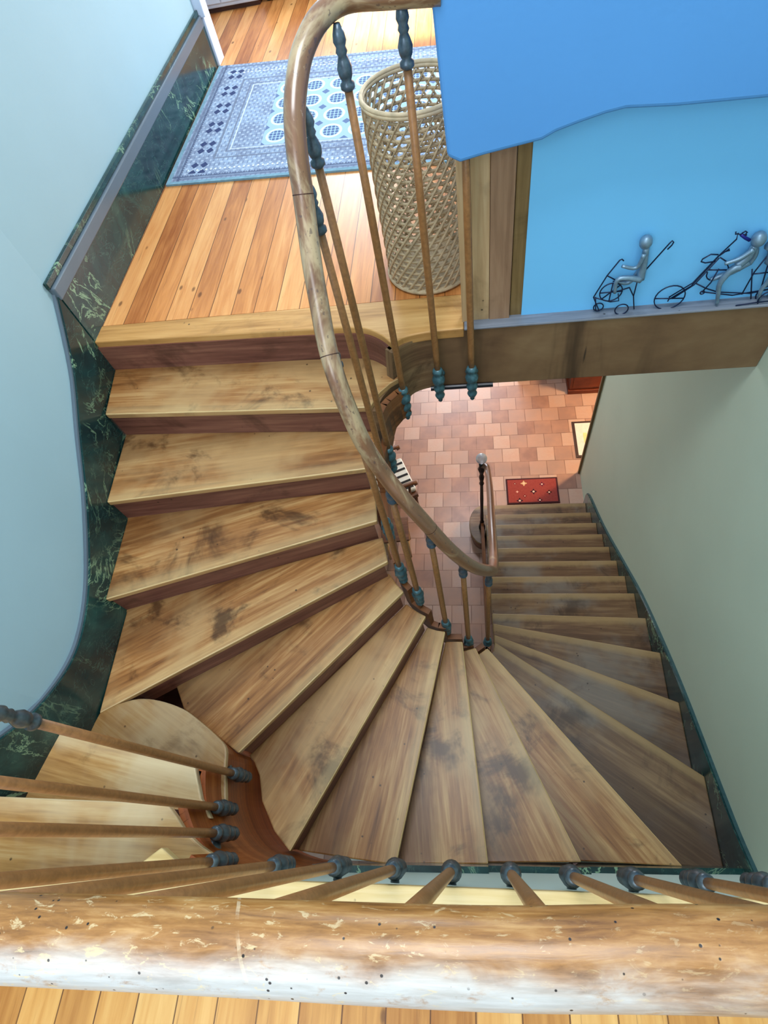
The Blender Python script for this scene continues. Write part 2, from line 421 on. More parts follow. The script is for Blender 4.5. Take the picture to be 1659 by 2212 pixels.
# ------------------------------------------------------------------ camera
R = [[0.9861610430657487, -0.025095854500956326, -0.1638798194603024], [0.06082412422020962, -0.8647855228128993, 0.49844400432351954], [-0.15422977355983827, -0.5015139057095895, -0.8512913598337493]]
cam = bpy.data.cameras.new('camera'); co = bpy.data.objects.new('camera', cam); COL.objects.link(co)
m = Matrix.Identity(4)
for i in range(3):
    m[i][0] = R[i][0]; m[i][1] = -R[i][1]; m[i][2] = -R[i][2]
m[0][3], m[1][3], m[2][3] = 0, 0, 5.5
co.matrix_world = m
cam.sensor_fit = 'HORIZONTAL'; cam.sensor_width = 36; cam.lens = 36*1195/1659; cam.clip_start = .05; cam.clip_end = 60
SC.camera = co

# ------------------------------------------------------------------ plan data (metres; x to the right, y away, z up; eye above the origin)
# nosing line of each step: inner end at the well, outer end
NOS = {k: ((.10, 3.17-.2155*(k-1)), (1.16, 3.17-.2155*(k-1))) for k in range(1, 9)}
NOS.update({9: ((.10, 1.436), (1.16, 1.407)), 10: ((.10, 1.30), (1.16, 1.112)), 11: ((.10, 1.165), (1.16, .765)),
            12: ((.098, 1.063), (1.16, .352)), 13: ((.047, .974), (.925, -.06)), 14: ((-.022, .925), (.44, -.07)),
            15: ((-.089, .907), (.015, -.10)), 16: ((-.171, .907), (-.375, -.125)), 17: ((-.256, .927), (-.80, -.10)),
            18: ((-.348, .988), (-1.03, .25)), 19: ((-.403, 1.066), (-1.62, .362)), 20: ((-.432, 1.185), (-1.637, .815)),
            21: ((-.455, 1.35), (-1.66, 1.219)), 22: ((-.43, 1.545), (-1.688, 1.594)), 23: ((-.563, 1.85), (-1.733, 1.885))})
# well edge between nosing ends
WELL = {k: [] for k in range(1, 24)}
WELL[12] = [(.085, 1.01)]; WELL[16] = [(-.215, .912)]; WELL[17] = [(-.303, .953)]; WELL[18] = [(-.38, 1.022)]
WELL[22] = [(-.412, 1.60), (-.391, 1.632), (-.352, 1.675), (-.31, 1.705)]
# outer boundary between outer ends (tread k: from outer k to outer k+1)
OUTB = {12: [(1.16, -.062)], 17: [(-.88, -.03), (-.955, .08), (-.985, .18)]}

def skew(x): return -.125+.045*x          # plaster face of the wall under the upper floor
def edge(x): return -.114+.04*x           # edge of the upper floor

stair = tag(empty('staircase', (0, 0, 0)), 'winding wooden staircase curving up from the tiled hall to the rug landing', 'staircase')
for k in range(1, 23):
    (I0, O0), (I1, O1) = NOS[k], NOS[k+1]
    dv = Vector((O0[0]-I0[0], O0[1]-I0[1])); ang = math.atan2(dv.y, dv.x)
    fr = Vector((-dv.y, dv.x)).normalized()          # towards the front of the step
    mid0 = (Vector(I0)+Vector(O0))/2; mid1 = (Vector(I1)+Vector(O1))/2
    if (mid0-mid1).dot(fr) < 0: fr = -fr
    bk = -fr*.03
    B0 = (I1[0]+bk.x*.3, I1[1]+bk.y*.3); B1 = (O1[0]+bk.x, O1[1]+bk.y)
    if k == 18: O_path = [(-1.03, .25), (-1.17, .33), (-1.33, .425)]; B1 = (-1.40, .535); B0 = (I1[0]+bk.x, I1[1]+bk.y)
    elif k == 17: O_path = [O0]+OUTB[17]+[(-1.02, .235)]; B1 = (-1.05, .26)
    elif k == 22: O_path = [O0]; B1 = (-1.735, 1.90); 
    else: O_path = [O0]+OUTB.get(k, [])+[O1]
    if k == 1:
        c = (.065, 2.935)
        arc = [(c[0]+.14*math.cos(a), c[1]+.235*math.sin(a)) for a in [PI/2+.25*i*PI/4 for i in range(0, 17)]]
        poly = [(1.16, 3.17)]+[(.15, 3.17)]+arc+[(.12, 2.92), (1.16, 2.92)]
    elif k == 22:
        poly = O_path+[B1, (-.57, 1.88), (-.45, 1.85), (-.34, 1.76)]+list(reversed(WELL[22]))+[I0]
    else:
        poly = [I0]+O_path+[B1, B0]+[(p[0], p[1]) for p in reversed(WELL[k])]
    mb = MB(); mb.prism(poly, Z(k)-.032, Z(k), ang, I0 if k > 1 else (.1, 3.17))
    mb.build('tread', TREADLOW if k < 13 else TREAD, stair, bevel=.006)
    # riser below this nosing
    if k == 1:
        path = [(1.16, 3.155), (.15, 3.155)]+[(c[0]+.125*math.cos(a), c[1]+.22*math.sin(a)) for a in [PI/2+.25*i*PI/4 for i in range(0, 17)]]
        rb = MB(); rb.strip(path, [Z(1)-.032]*len(path), [0]*len(path), .02, 1)
        rb.build('riser', RISER, stair)
    else:
        w = -fr*.014; I = Vector(I0)+w+(Vector(O0)-Vector(I0)).normalized()*.02; O = Vector(O0)+w
        if k == 18: O = Vector((-1.035, .27))
        if k == 19: O = Vector((-1.50, .455))
        rb = MB(); rb.strip([tuple(I), tuple(O)], [Z(k)-.03]*2, [Z(k-1)-.01]*2, .022, 1 if Vector((-(O-I).y, (O-I).x)).dot(-fr) > 0 else -1)
        rb.build('riser', RISER, stair)
b = MB(); b.prism([(-1.66, .95), (-1.2, .95), (-1.2, .40), (-1.0, .24), (-1.0, .0), (-1.68, .0)], 2.74, 2.77); b.strip([(-1.622, .60), (-1.618, .30)], [3.19]*2, [2.72]*2, .012, 1); b.build('void_shade_board', PANELW, stair)  # added dark boards, standing in for the shade of the open void
# top riser with its curved inner end
T23 = [(-1.733, 1.885), (-.75, 1.857), (-.563, 1.85), (-.471, 1.84), (-.419, 1.82), (-.367, 1.781), (-.336, 1.745), (-.32, 1.728)]
path = [(x, y+.016) for x, y in T23[:2]]+sub2([(x, y+.014) for x, y in T23[2:]], 3)
rb = MB(); rb.strip(path, [Z(23)-.03]*len(path), [Z(22)-.01]*len(path), .022, -1)
rb.build('riser', RISER, stair)
# cut string along the well
ins = {}
sp = []; zt = []; zb = []
inner = []
for k in range(2, 23):
    a = [NOS[k][0]]+WELL[k]+([NOS[k+1][0]] if k < 22 else [])
    inner.append((k, a))
def offs(p, q, d):
    t = Vector((q[0]-p[0], q[1]-p[1])).normalized(); return Vector((-t.y, t.x))*d
flat = []
for k, a in inner:
    for i, p in enumerate(a):
        if i == len(a)-1 and k < 22: continue
        flat.append((k, i/len(a) if k < 22 else i/4, p))
flat = [(k, f, p) for k, f, p in flat]
sb = MB(); ring = [p for _, _, p in flat]
offp = []
for i, p in enumerate(ring):
    t = (Vector(ring[min(i+1, len(ring)-1)])-Vector(ring[max(i-1, 0)])).normalized()
    offp.append((p[0]+t.y*.022, p[1]-t.x*.022) if True else p)
zlow = [min(Z(k)-.30+RISE*f, Z(22)-.2) for k, f, p in flat]
for i in range(len(flat)-1):
    k = flat[i][0]
    sb.strip([offp[i], offp[i+1]], [Z(k)-.03]*2, [zlow[i], zlow[i+1]], .03, -1)
sb.build('stringer', STRING, stair)
# string under the top step sweeping into the beam
path = sub2([(-.405, 1.545), (-.396, 1.60), (-.375, 1.645), (-.34, 1.69), (-.295, 1.735), (-.245, 1.768), (-.19, 1.784), (-.14, 1.788)], 3)
zt = [Z(22)-.03 if p[0] < -.335 else Z(23)-.03 for p in path]
zb = [3.36+.22*min(1, i/(len(path)*.6)) for i in range(len(path))]
sb = MB(); sb.strip(path, zt, zb, .04, 1); sb.build('stringer', BEAMW, stair)

# ------------------------------------------------------------------ short flight to the upper floor
sf = tag(empty('staircase', (0, 0, 0)), 'short flight of pale treads at lower left climbing to the boarded upper floor', 'staircase')
USTR = [(-1.50, .425), (-1.36, .42), (-1.245, .395), (-1.155, .348), (-1.066, .292), (-1.017, .25), (-1.003, .175), (-.985, .10)]
U1 = [(-1.62, .364)]+sub2([(-1.545, .405), (-1.46, .428), (-1.36, .424)]+USTR[2:], 4)+[(-.975, .06), (-1.66, .12), (-1.645, .27)]
mb = MB(); mb.prism(U1, Z(19)-.032, Z(19)-.0015, -.5, (-1.0, .6)); mb.build('tread', TREADPALE, sf, bevel=.006)
U2 = [(-1.70, .268), (-1.046, .164), (-.997, .06), (-.976, .039), (-.945, .0), (-1.70, -.01)]
mb = MB(); mb.prism(U2, Z(20)-.032, Z(20), -.16, (-1.046, .164)); mb.build('tread', TREADPALE, sf, bevel=.006)
U3 = [(-1.78, .02), (-1.033, .035), (-.99, .0), (-.947, -.042), (-.89, -.075), (-.83, -.101), (-1.4, -.21), (-1.82, -.22)]
mb = MB(); mb.prism(U3, Z(21)-.032, Z(21), .02, (-1.033, .035)); mb.build('tread', TREADPALE, sf, bevel=.006)
for a, b, k in (((-1.69, .25), (-1.03, .15), 20), ((-1.78, .005), (-1.02, .02), 21), ((-1.42, -.192), (-.985, -.142), 22)):
    rb = MB(); rb.strip([a, b], [Z(k)-.03]*2, [Z(k-1)-.01]*2, .02, -1); rb.build('riser', RISER, sf)
US = [(-1.50, .41), (-1.36, .40), (-1.25, .376), (-1.165, .332), (-1.08, .277), (-1.035, .238), (-1.018, .17), (-.997, .08), (-.968, .02), (-.92, -.045), (-.85, -.095), (-.74, -.125), (-.60, -.135)]
USs = sub2(US, 3)
def ustep(p):
    if p[1] > .158: return Z(19)-.03
    if p[1] > .03: return Z(20)-.03
    if p[1] > -.088: return Z(21)-.03
    return Z(22)-.04
sb = MB()
for p, q in zip(USs[:-1], USs[1:]):
    k = ustep(((p[0]+q[0])/2, (p[1]+q[1])/2)); zl = 2.62
    sb.strip([p, q], [k, k], [zl, zl], .03, -1)
sb.build('stringer', USTRING, sf)

# ------------------------------------------------------------------ setting
def st(name, mb, mat, parent=None, **kw):
    o = mb.build(name, mat, parent, **kw)
    if parent is None: tag(o, kind='structure')
    return o
b = MB(); b.box(-3.2, 3.6, -.6, 8.2, -.1, 0); st('floor', b, TILES)
# landing slab and its boards
LAND = [(-1.75, 1.995), (1.3, 1.995), (3.6, 1.995), (3.6, 8.2), (-3.2, 8.2), (-3.2, 4.66), (-1.75, 4.66)]
b = MB(); b.prism(LAND, Z(23)-.05, Z(23)); st('floor_landing', b, PINE)
edgep = T23[:2]+sub2(T23[2:], 3)+sub2([(-.32, 1.728), (-.279, 1.758), (-.222, 1.773), (-.146, 1.781), (-.03, 1.783)], 2)[1:]
nose = edgep+[(-.03, 1.995), (-1.745, 1.995)]
b = MB(); b.prism(nose, Z(23)-.045, Z(23)+.001, -.02); st('trim_1', b, NOSE, bevel=.006)
b = MB(); b.box(-3.2, 3.6, 2.0, 8.2, Z(23)-.33, Z(23)-.06); b.box(-1.7, -.45, 1.93, 2.05, Z(23)-.33, Z(23)-.06); st('ceiling', b, DARKHALL)
# beam
b = MB(); b.box(-.15, 1.18, 1.786, 1.86, Z(23)-.33, Z(23)-.004, 0); o = st('beam', b, BEAMW, bevel=.004)
b = MB(); b.tube([(-.19, 1.772, Z(23)-.325), (-.13, 1.775, Z(23)-.325), (.09, 1.775, Z(23)-.325)], .011, 8); b.build('edge_bead', BLACKIRON, o)
# ledge in front of the niche
b = MB(); b.box(-.028, 1.18, 1.778, 1.84, Z(23)-.006, Z(23)+.004); st('sill', b, LEDGE, bevel=.003)
# niche wall and blue wall above it
b = MB(); b.box(.20, 1.18, 1.832, 1.95, Z(23), 4.75); st('wall_niche', b, NICHELIT)
lint = [(-.056, 4.62), (-.02, 4.60), (.05, 4.612), (.21, 4.632), (.245, 4.648), (.30, 4.662), (.37, 4.677), (.42, 4.683), (.55, 4.672), (.80, 4.662), (1.18, 4.66)]
b = MB()
P0, P1 = 1.70, 1.95
n = len(lint); i0 = len(b.v)
for x, z in lint: b.v.append((x, P0, z))
b.v.append((1.18, P0, 6.9)); b.v.append((-.17, P0, 6.9))
for x, z in lint: b.v.append((x, P1, z))
b.v.append((1.18, P1, 6.9)); b.v.append((-.17, P1, 6.9))
N = n+2
b.f.append(list(range(N))); b.uv.append([(0, 0)]*N)
b.f.append([N+i for i in reversed(range(N))]); b.uv.append([(0, 0)]*N)
for i in range(N):
    j = (i+1) % N; b.f.append([i, N+i, N+j, j]); b.uv.append([(0, 0)]*4)
st('wall_lintel', b, BLUEPAINT, bevel=.012, seg=3)
# casing boards (pilaster) between beam and blue wall
tr = tag(empty('trim_2', (0, 0, Z(23))), kind='structure')
for x0, x1, y, mt in ((-.036, -.012, 1.822, BRD[0]), (-.011, .072, 1.826, BRD[0]), (.073, .152, 1.822, BRD[1]), (.155, .214, 1.838, BRD[2])):
    b = MB()
    for zz in (0,):
        b.face([(x0, y, 0), (x1, y, 0), (x1, y, .76), (x0, y, .76)], [(0, x0), (0, x1), (.76, x1), (.76, x0)])
        b.face([(x1, y, 0), (x1, y+.05, 0), (x1, y+.05, .76), (x1, y, .76)], [(0, 0), (0, .05), (.76, .05), (.76, 0)])
        b.face([(x0, y+.05, 0), (x0, y, 0), (x0, y, .76), (x0, y+.05, .76)], [(0, 0), (0, .05), (.76, .05), (.76, 0)])
        b.face([(x1, y+.05, 0), (x0, y+.05, 0), (x0, y+.05, .76), (x1, y+.05, .76)], [(0, 0), (0, .05), (.76, .05), (.76, 0)])
        b.face([(x0, y, .76), (x1, y, .76), (x1, y+.05, .76), (x0, y+.05, .76)], [(0, 0)]*4)
    o = b.build('casing_board', mt, tr, bevel=.002)
# walls
WL = [(-1.765, 4.66), (-1.757, 1.89), (-1.72, 1.60), (-1.68, 1.2), (-1.66, .8), (-1.645, .35), (-1.70, .1), (-1.78, -.2), (-1.95, -.9), (-2.1, -2.2)]
b = MB(); b.strip(WL, [6.9]*len(WL), [0]*len(WL), .12, -1); wl = st('wall_left', b, LEFTPAINT)
b = MB(); b.box(1.182, 1.30, -2.2, 3.68, 0, 6.9); st('wall_right', b, RIGHTPAINT)
b = MB(); b.box(1.16, 1.185, 3.665, 3.69, 0, 3.58); b.box(1.18, 1.31, 3.68, 3.695, 0, 3.58); st('trim_3', b, BRD[2])
b = MB(); b.prism([(-.86, skew(-.86)), (1.185, skew(1.185)), (1.185, skew(1.185)-.1), (-.86, skew(-.86)-.1)], 0, Z(22)-.13); st('wall_back', b, BACKPAINT)
# upper floor
FL = [(-2.0, -.22), (-1.42, -.177), (-.987, -.128), (-.928, -.081), (-.87, -.113), (-.70, -.130), (-.521, -.135), (1.18, edge(1.18)), (1.18, edge(1.18)-.10), (-.55, -.235), (-.95, -.25), (-1.42, -.28), (-2.0, -.32)]
b = MB(); b.prism(FL, Z(22)-.04, Z(22), .04); st('trim_4', b, CREAM, bevel=.004)
b = MB(); b.prism([(-2.05, -.32), (-1.42, -.28), (-.95, -.25), (-.55, -.235), (1.18, edge(1.18)-.10), (1.18, -2.2), (-2.1, -2.2)], Z(22)-.035, Z(22)); st('floor_upper', b, PINE2)
b = MB(); b.prism([(-2.0, -.25), (-1.42, -.21), (-.90, -.14), (-.55, -.15), (1.18, edge(1.18)-.015), (1.18, -2.2), (-2.0, -2.2)], Z(22)-.2, Z(22)-.04); st('ceiling_stair', b, BACKPAINT)
# marble skirtings
def skirt(name, path, ztop, zbot, th, side, mat=MARBLE):
    b = MB(); b.strip(path, ztop, zbot, th, side); return st(name, b, mat)
LP = [(1.89, 4.17), (1.65, 3.975), (1.397, 3.83), (1.122, 3.665), (.856, 3.53), (.65, 3.475), (.49, 3.49), (.317, 3.575), (.193, 3.67), (0, 3.83), (-.3, 4.05)]
def lerpx(y):
    for (x0, y0), (x1, y1) in zip(WL[:-1], WL[1:]):
        if y1 <= y <= y0: return x0+(x1-x0)*(y-y0)/(y1-y0)
    return WL[-1][0]
pts = spline([(lerpx(y)+.001, y, z) for y, z in LP], 5)
bl = skirt('baseboard_left', [(p.x, p.y) for p in pts], [p.z for p in pts], [2.9]*len(pts), .022, 1)
b = MB(); b.strip([(p.x-.0005, p.y) for p in pts], [p.z+.012 for p in pts], [p.z for p in pts], .014, 1); b.build('top_bead', MARBLEGREY, bl)
bl = skirt('baseboard_landing', [(-1.764, 4.66), (-1.756, 1.892)], [4.145]*2, [Z(23)-.25]*2, .026, 1)
b = MB(); b.strip([(-1.7645, 4.66), (-1.7565, 1.885)], [4.205]*2, [4.145]*2, .03, 1); b.build('cap_moulding', MARBLEGREY, bl, bevel=.006)
b = MB(); b.strip([(-1.7647, 4.66), (-1.7567, 1.88)], [4.235]*2, [4.205]*2, .018, 1); b.build('top_bead', MARBLE, bl, bevel=.004)
def nz(y): return 5.5-(2.832+.7925*y)
rp = [(1.185, 3.23), (1.185, 3.17), (1.185, 2.6), (1.185, 2.0), (1.185, 1.6), (1.185, 1.2), (1.185, .8), (1.185, .35), (1.185, .1), (1.185, -.06)]
rz = [.17, .33, nz(2.6)+.10, nz(2.0)+.09, nz(1.6)+.08, 1.90, 2.0, 2.20, 2.30, 2.36]
rz[5] = 5.5-3.80+.03; rz[6] = 5.5-3.63+.08; rz[7] = 5.5-3.46+.12; rz[8] = 2.28; rz[9] = 2.38
pts = spline([(x, y, z) for (x, y), z in zip(rp, rz)], 4)
br = skirt('baseboard_right', [(p.x, p.y) for p in pts], [p.z for p in pts], [0]*len(pts), .026, -1)
b = MB(); b.strip([(p.x, p.y) for p in pts], [p.z+.012 for p in pts], [p.z for p in pts], .02, -1); b.build('top_bead', simple('teal_marble_edge', col(46, 78, 82), .3, 0, .2), br)
xs = [-.80+i*1.97/12 for i in range(13)]
def tz(x):  # tread height along the back wall
    for k in range(13, 17):
        if x > NOS[k][1][0]: return Z(k-1)
    return Z(17) if x < -.375 else Z(16)
b = MB()
segs = [(1.18, .925, 12), (.925, .44, 13), (.44, .015, 14), (.015, -.375, 15), (-.375, -.80, 16)]
for x0, x1, k in segs:
    b.strip([(x0, skew(x0)), (x1, skew(x1))], [Z(k)+.25, Z(k)+.30], [Z(k)-.2]*2, .024, -1)
st('baseboard_back', b, MARBLE)
# doorway beyond the landing
b = MB(); b.box(-1.85, -1.722, 4.66, 4.80, Z(23), 6.9); b.box(-1.80, -1.705, 4.645, 4.665, Z(23)+.28, 6.9); st('door_1', b, WHITE, bevel=.006)
b = MB(); b.box(-3.2, -1.84, 4.66, 4.78, Z(23), 6.9); st('wall_landing_far', b, LEFTPAINT)
# hall walls under the landing
b = MB(); b.box(.57, 1.16, 5.13, 5.25, 0, 3.55); st('wall_hall', b, PANELW)
b = MB(); b.box(-3.2, 3.6, 8.1, 8.2, 0, 3.55); b.box(-3.3, -3.2, -.6, 8.2, 0, 3.55); b.box(3.6, 3.7, -.6, 8.2, 0, 3.55); st('wall_hall_far', b, DARKHALL)

# ------------------------------------------------------------------ handrails
RP = [(-.05, 1.715, 4.985), (-.18, 1.718, 4.995), (-.278, 1.71, 5.003), (-.335, 1.65, 4.996), (-.375, 1.58, 4.964), (-.395, 1.525, 4.923), (-.405, 1.47, 4.88), (-.41, 1.424, 4.82),
      (-.412, 1.383, 4.741), (-.412, 1.333, 4.673), (-.409, 1.274, 4.607), (-.404, 1.22, 4.532), (-.397, 1.161, 4.455), (-.38, 1.10, 4.39), (-.36, 1.056, 4.30), (-.333, 1.018, 4.18),
      (-.29, 1.0, 4.034), (-.24, .968, 3.939), (-.177, .955, 3.782), (-.12, .952, 3.622), (-.057, .96, 3.46), (-.002, .99, 3.315), (.05, 1.06, 3.134), (.082, 1.22, 2.80), (.098, 1.506, 2.43),
      (.105, 1.917, 2.10), (.113, 2.373, 1.74), (.11, 2.755, 1.44), (.10, 2.86, 1.37), (.068, 2.893, 1.345)]
rail = MB(); rpts = spline(RP, 5); rail.tube(rpts, .027, 20)
ro = tag(rail.build('handrail', RAILM, smooth=True), 'long curved worn wooden handrail sweeping down around the stair well to the newel', 'handrail')
for i in (8*5, 12*5+2, 18*5+1):
    p = rpts[i]; tg = (rpts[i+1]-rpts[i-1]).normalized()
    s = MB(); s.tube([p-tg*.0012, p+tg*.0012], .0274, 20); s.build('joint', PANELW, ro)
FR = [(1.17, -.005, 5.0), (.6, -.035, 5.0), (.18, -.058, 5.0), (0, -.072, 5.0), (-.20, -.082, 5.0), (-.385, -.092, 5.0), (-.60, -.105, 5.0), (-.80, -.095, 4.96), (-.93, -.03, 4.86), (-1.0, .08, 4.70), (-1.02, .15, 4.55)]
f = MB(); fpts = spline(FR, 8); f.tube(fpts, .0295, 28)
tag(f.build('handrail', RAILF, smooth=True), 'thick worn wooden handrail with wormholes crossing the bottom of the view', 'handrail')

# ------------------------------------------------------------------ balusters
LOWP = [(.004, -.112), (.009, -.104), (.006, -.097), (.014, -.088), (.019, -.075), (.014, -.062), (.011, -.056), (.019, -.047), (.0215, -.034), (.017, -.02), (.013, -.014), (.022, -.004), (.0245, .012), (.018, .028), (.013, .036), (.019, .046), (.019, .056), (.0135, .064)]
TOPP = [(.012, -.128), (.019, -.122), (.019, -.112), (.012, -.106), (.0175, -.094), (.0195, -.078), (.014, -.060), (.0105, -.052), (.015, -.044), (.012, -.034), (.017, -.022), (.015, -.008), (.008, .012)]
meshes = {}
def base_mesh(key, prof, mat, n=16):
    if key not in meshes:
        sc = 1.18 if 'lower' in key else 1.0
        b = MB(); b.lathe([(q*sc, w*sc) for q, w in prof], n); o = b.build(key.split('|')[0], mat, None, smooth=True); meshes[key] = o; return o
    o = meshes[key].copy(); COL.objects.link(o); return o
def baluster(x, y, zb, zt, aim, dist, label, group, metal=VERDIGRIS, mk='v', fore=False):
    """zb bracket height, zt underside of the rail, aim direction (x,y) of the bracket"""
    r = tag(empty('baluster', (x, y, zb), math.atan2(aim[1], aim[0])), label, 'baluster', group)
    o = base_mesh('lower_finial|'+mk, LOWP, metal); o.parent = r
    o = base_mesh('upper_finial|'+mk, TOPP, DARKIRON if fore else SLATE); o.parent = r; o.location = (0, 0, zt-zb)
    s = MB(); s.lathe([(.0125, .05), (.0135, .15), (.013, (zt-zb)*.6), (.0115, zt-zb-.12)], 12); s.build('shaft', IRONBROWN, r, smooth=True)
    s = MB(); s.tube([(0, 0, 0), (dist*.5, 0, 0), (dist, 0, 0)], [.011, .0115, .013], 10)
    if not fore: s.tube([(dist-.022, 0, 0), (dist-.012, 0, 0), (dist-.004, 0, 0), (dist, 0, 0)], [.012, .024, .029, .026], 12)
    s.build('bracket', metal, r, smooth=True)
    return r
ORD = ['first', 'second', 'third', 'fourth', 'fifth', 'sixth', 'seventh', 'eighth', 'ninth', 'tenth', 'eleventh', 'twelfth']
g1 = 'iron balusters under the foreground handrail'
XF = [-.776, -.59, -.415, -.25, -.0916, .069, .228, .385, .55, .705]
for i, x in enumerate(XF):
    y = -.0825+.033*x if x > -.5 else (-.105 if x > -.7 else -.108)
    ey = edge(x) if x > -.52 else -.125
    baluster(x, y, 3.655, 4.975 if x > -.7 else 4.93, (0, -1), max(.03, y-ey), '%s baluster from the left along the straight rail at the bottom' % ORD[i] if i < 9 else 'baluster at the right frame edge below the foreground rail', g1, DARKIRON, 'd', True)
g2 = 'iron balusters beside the short flight'
for x, y, zb, zt, aim, lab in ((-.972, .160, 3.15, 4.47, (-1, .15), 'uppermost baluster beside the short flight, rising from the rounded lowest tread'),
                               (-.947, .037, 3.30, 4.72, (-.8, -.3), 'baluster beside the middle tread of the short flight'),
                               (-.868, -.040, 3.45, 4.86, (-.5, -.8), 'baluster beside the top tread of the short flight')):
    baluster(x, y, zb, zt, aim, .05, lab, g2, DARKIRON, 'd')
g3 = 'iron balusters of the landing and winding stair'
BS = [(-.003, 1.735, 3.67, 4.90, (0, 1), .05, 'rightmost landing baluster, standing before the wooden casing boards'),
      (-.148, 1.735, 3.67, 4.965, (0, 1), .05, 'landing baluster rising in front of the woven cane basket'),
      (-.300, 1.665, 3.64, 4.965, (-.35, 1), .06, 'baluster at the corner where the landing beam curves into the stair'),
      (-.385, 1.50, 3.44, 4.87, (-1, .2), .03, 'baluster beside the top tread below the landing'),
      (-.398, 1.40, 3.40, 4.75, (-1, .0), .04, 'second baluster down the stair from the landing corner'),
      (-.395, 1.185, 3.33, 4.46, (-1, 0), .02, 'third baluster down the stair from the landing corner'),
      (-.352, 1.05, 3.15, 4.26, (-1, .3), .02, 'fourth baluster down the stair from the landing corner'),
      (-.285, .995, 3.0, 4.0, (-.7, -.7), .02, 'fifth baluster down the stair from the landing corner'),
      (-.170, .955, 2.66, 3.735, (-.2, -1), .02, 'baluster under the middle of the curved rail, above the brown tiles'),
      (-.060, .965, 2.36, 3.43, (.1, -1), .02, 'baluster left of the rail bend at the bottom of the well'),
      (.052, 1.07, 2.0, 3.08, (.9, -.4), .02, 'baluster right under the rail bend at the bottom of the well')]
for q in BS: baluster(q[0], q[1], q[2], q[3], q[4], q[5], q[6], g3, VERDIGRIS, 'v')

# newel
nw = tag(empty('newel_post', (.06, 2.893, Z(1))), 'slim black turned newel post with glass ball on the rounded bottom step', 'newel post')
b = MB(); b.lathe([(.034, 0), (.034, .03), (.022, .04), (.028, .07), (.018, .09), (.024, .13), (.016, .16), (.02, .26), (.016, .36), (.018, .6), (.015, .85), (.024, .88), (.016, .91), (.022, .95), (.026, .99), (.016, 1.03), (.026, 1.08), (.034, 1.12), (.022, 1.16), (.026, 1.19), (.014, 1.225)], 18)
b.build('post', BLACKIRON, nw, smooth=True)
b = MB(); b.lathe([(.012, 1.22)]+[(.05*math.sin(a), 1.277-.05*math.cos(a)) for a in [.3+i*(PI-.31)/14 for i in range(15)]], 24)
o = b.build('glass_ball', GLASS, nw, smooth=True); o['label'] = 'clear glass ball finial'

# ------------------------------------------------------------------ landing things
rg = empty('rug', (-1.715, 3.155, Z(23)), math.radians(-4.6))
tag(rg, 'grey blue oriental rug with navy diamonds lying on the landing boards', 'rug')
rw, rh = 2.1, 1.46
b = MB(); nx, ny = 20, 14
# shape kept along the wall on its left side
def RU(u, v): return (u+ (.118*v/rh if True else 0), v, 0)
poly = [(0.018, .02), (rw, .02), (rw, 1.32), (-.105, 1.474)]
b.prism(poly, .001, .011); b.build('pile', RUG, rg)
b = MB(); b.prism([(-.005, -.005), (rw, -.005), (rw, .02), (.018, .02), (-.105, 1.474), (-.128, 1.476)], .001, .0115); b.build('binding', RUGEDGE, rg)

bk = tag(empty('basket', (-.172, 2.19, Z(23)+.002)), 'tall open cylindrical cane basket standing on the landing near the casing', 'basket')
RB, HB = .182, .70
b = MB()
nring = 24
for i in range(nring+1):
    z = .02+(HB-.05)*i/nring
    b.tube([(RB*math.cos(a), RB*math.sin(a), z) for a in [2*PI*k/40 for k in range(40)]], .0062, 6, closed=True, sy=.5)
for sgn in (1, -1):
    for k in range(30):
        a0 = 2*PI*k/30; pts = []
        for q in range(25):
            tt = q/24; a = a0+sgn*tt*2.6; rr = RB+sgn*.0025
            pts.append((rr*math.cos(a), rr*math.sin(a), .01+(HB-.03)*tt))
        b.tube(pts, .0058, 6, sy=.5)
b.build('weave', CANE, bk, smooth=True)
b = MB()
for z, r in ((HB-.012, .009), (HB-.002, .008)):
    b.tube([((RB+.002)*math.cos(a), (RB+.002)*math.sin(a), z) for a in [2*PI*k/48 for k in range(48)]], r, 8, closed=True)
b.build('rim', CANEDARK, bk, smooth=True)
b = MB(); b.tube([(RB*math.cos(a), RB*math.sin(a), .012) for a in [2*PI*k/48 for k in range(48)]], .010, 8, closed=True); b.lathe([(RB-.004, .004), (RB-.004, .012)], 32); b.build('base', CANE, bk, smooth=False)

cb = tag(empty('cabinet', (-1.8, 5.9, Z(23))), 'white painted cabinet standing beyond the landing doorway', 'cabinet')
b = MB(); b.box(-.45, .20, -.22, .25, .03, .80); b.build('body', WHITE, cb, bevel=.01)
b = MB(); b.box(-.44, .19, -.20, .24, .0, .03); b.build('plinth', PANELW, cb)
b = MB(); b.box(-.43, -.12, -.235, -.22, .06, .77); b.build('door', WHITE, cb, bevel=.004)
b = MB(); b.box(-.11, .18, -.235, -.22, .06, .77); b.build('door', WHITE, cb, bevel=.004)
dk = tag(empty('trunk', (-1.35, 5.95, Z(23))), 'dark trunk on the boards beside the white cabinet', 'trunk')
b = MB(); b.box(-.22, .28, -.22, .2, 0, .4); b.build('body', BLACK, dk, bevel=.02)
b = MB(); b.box(-.23, .29, -.23, .21, .4, .47); b.build('lid', BLACK, dk, bevel=.02)

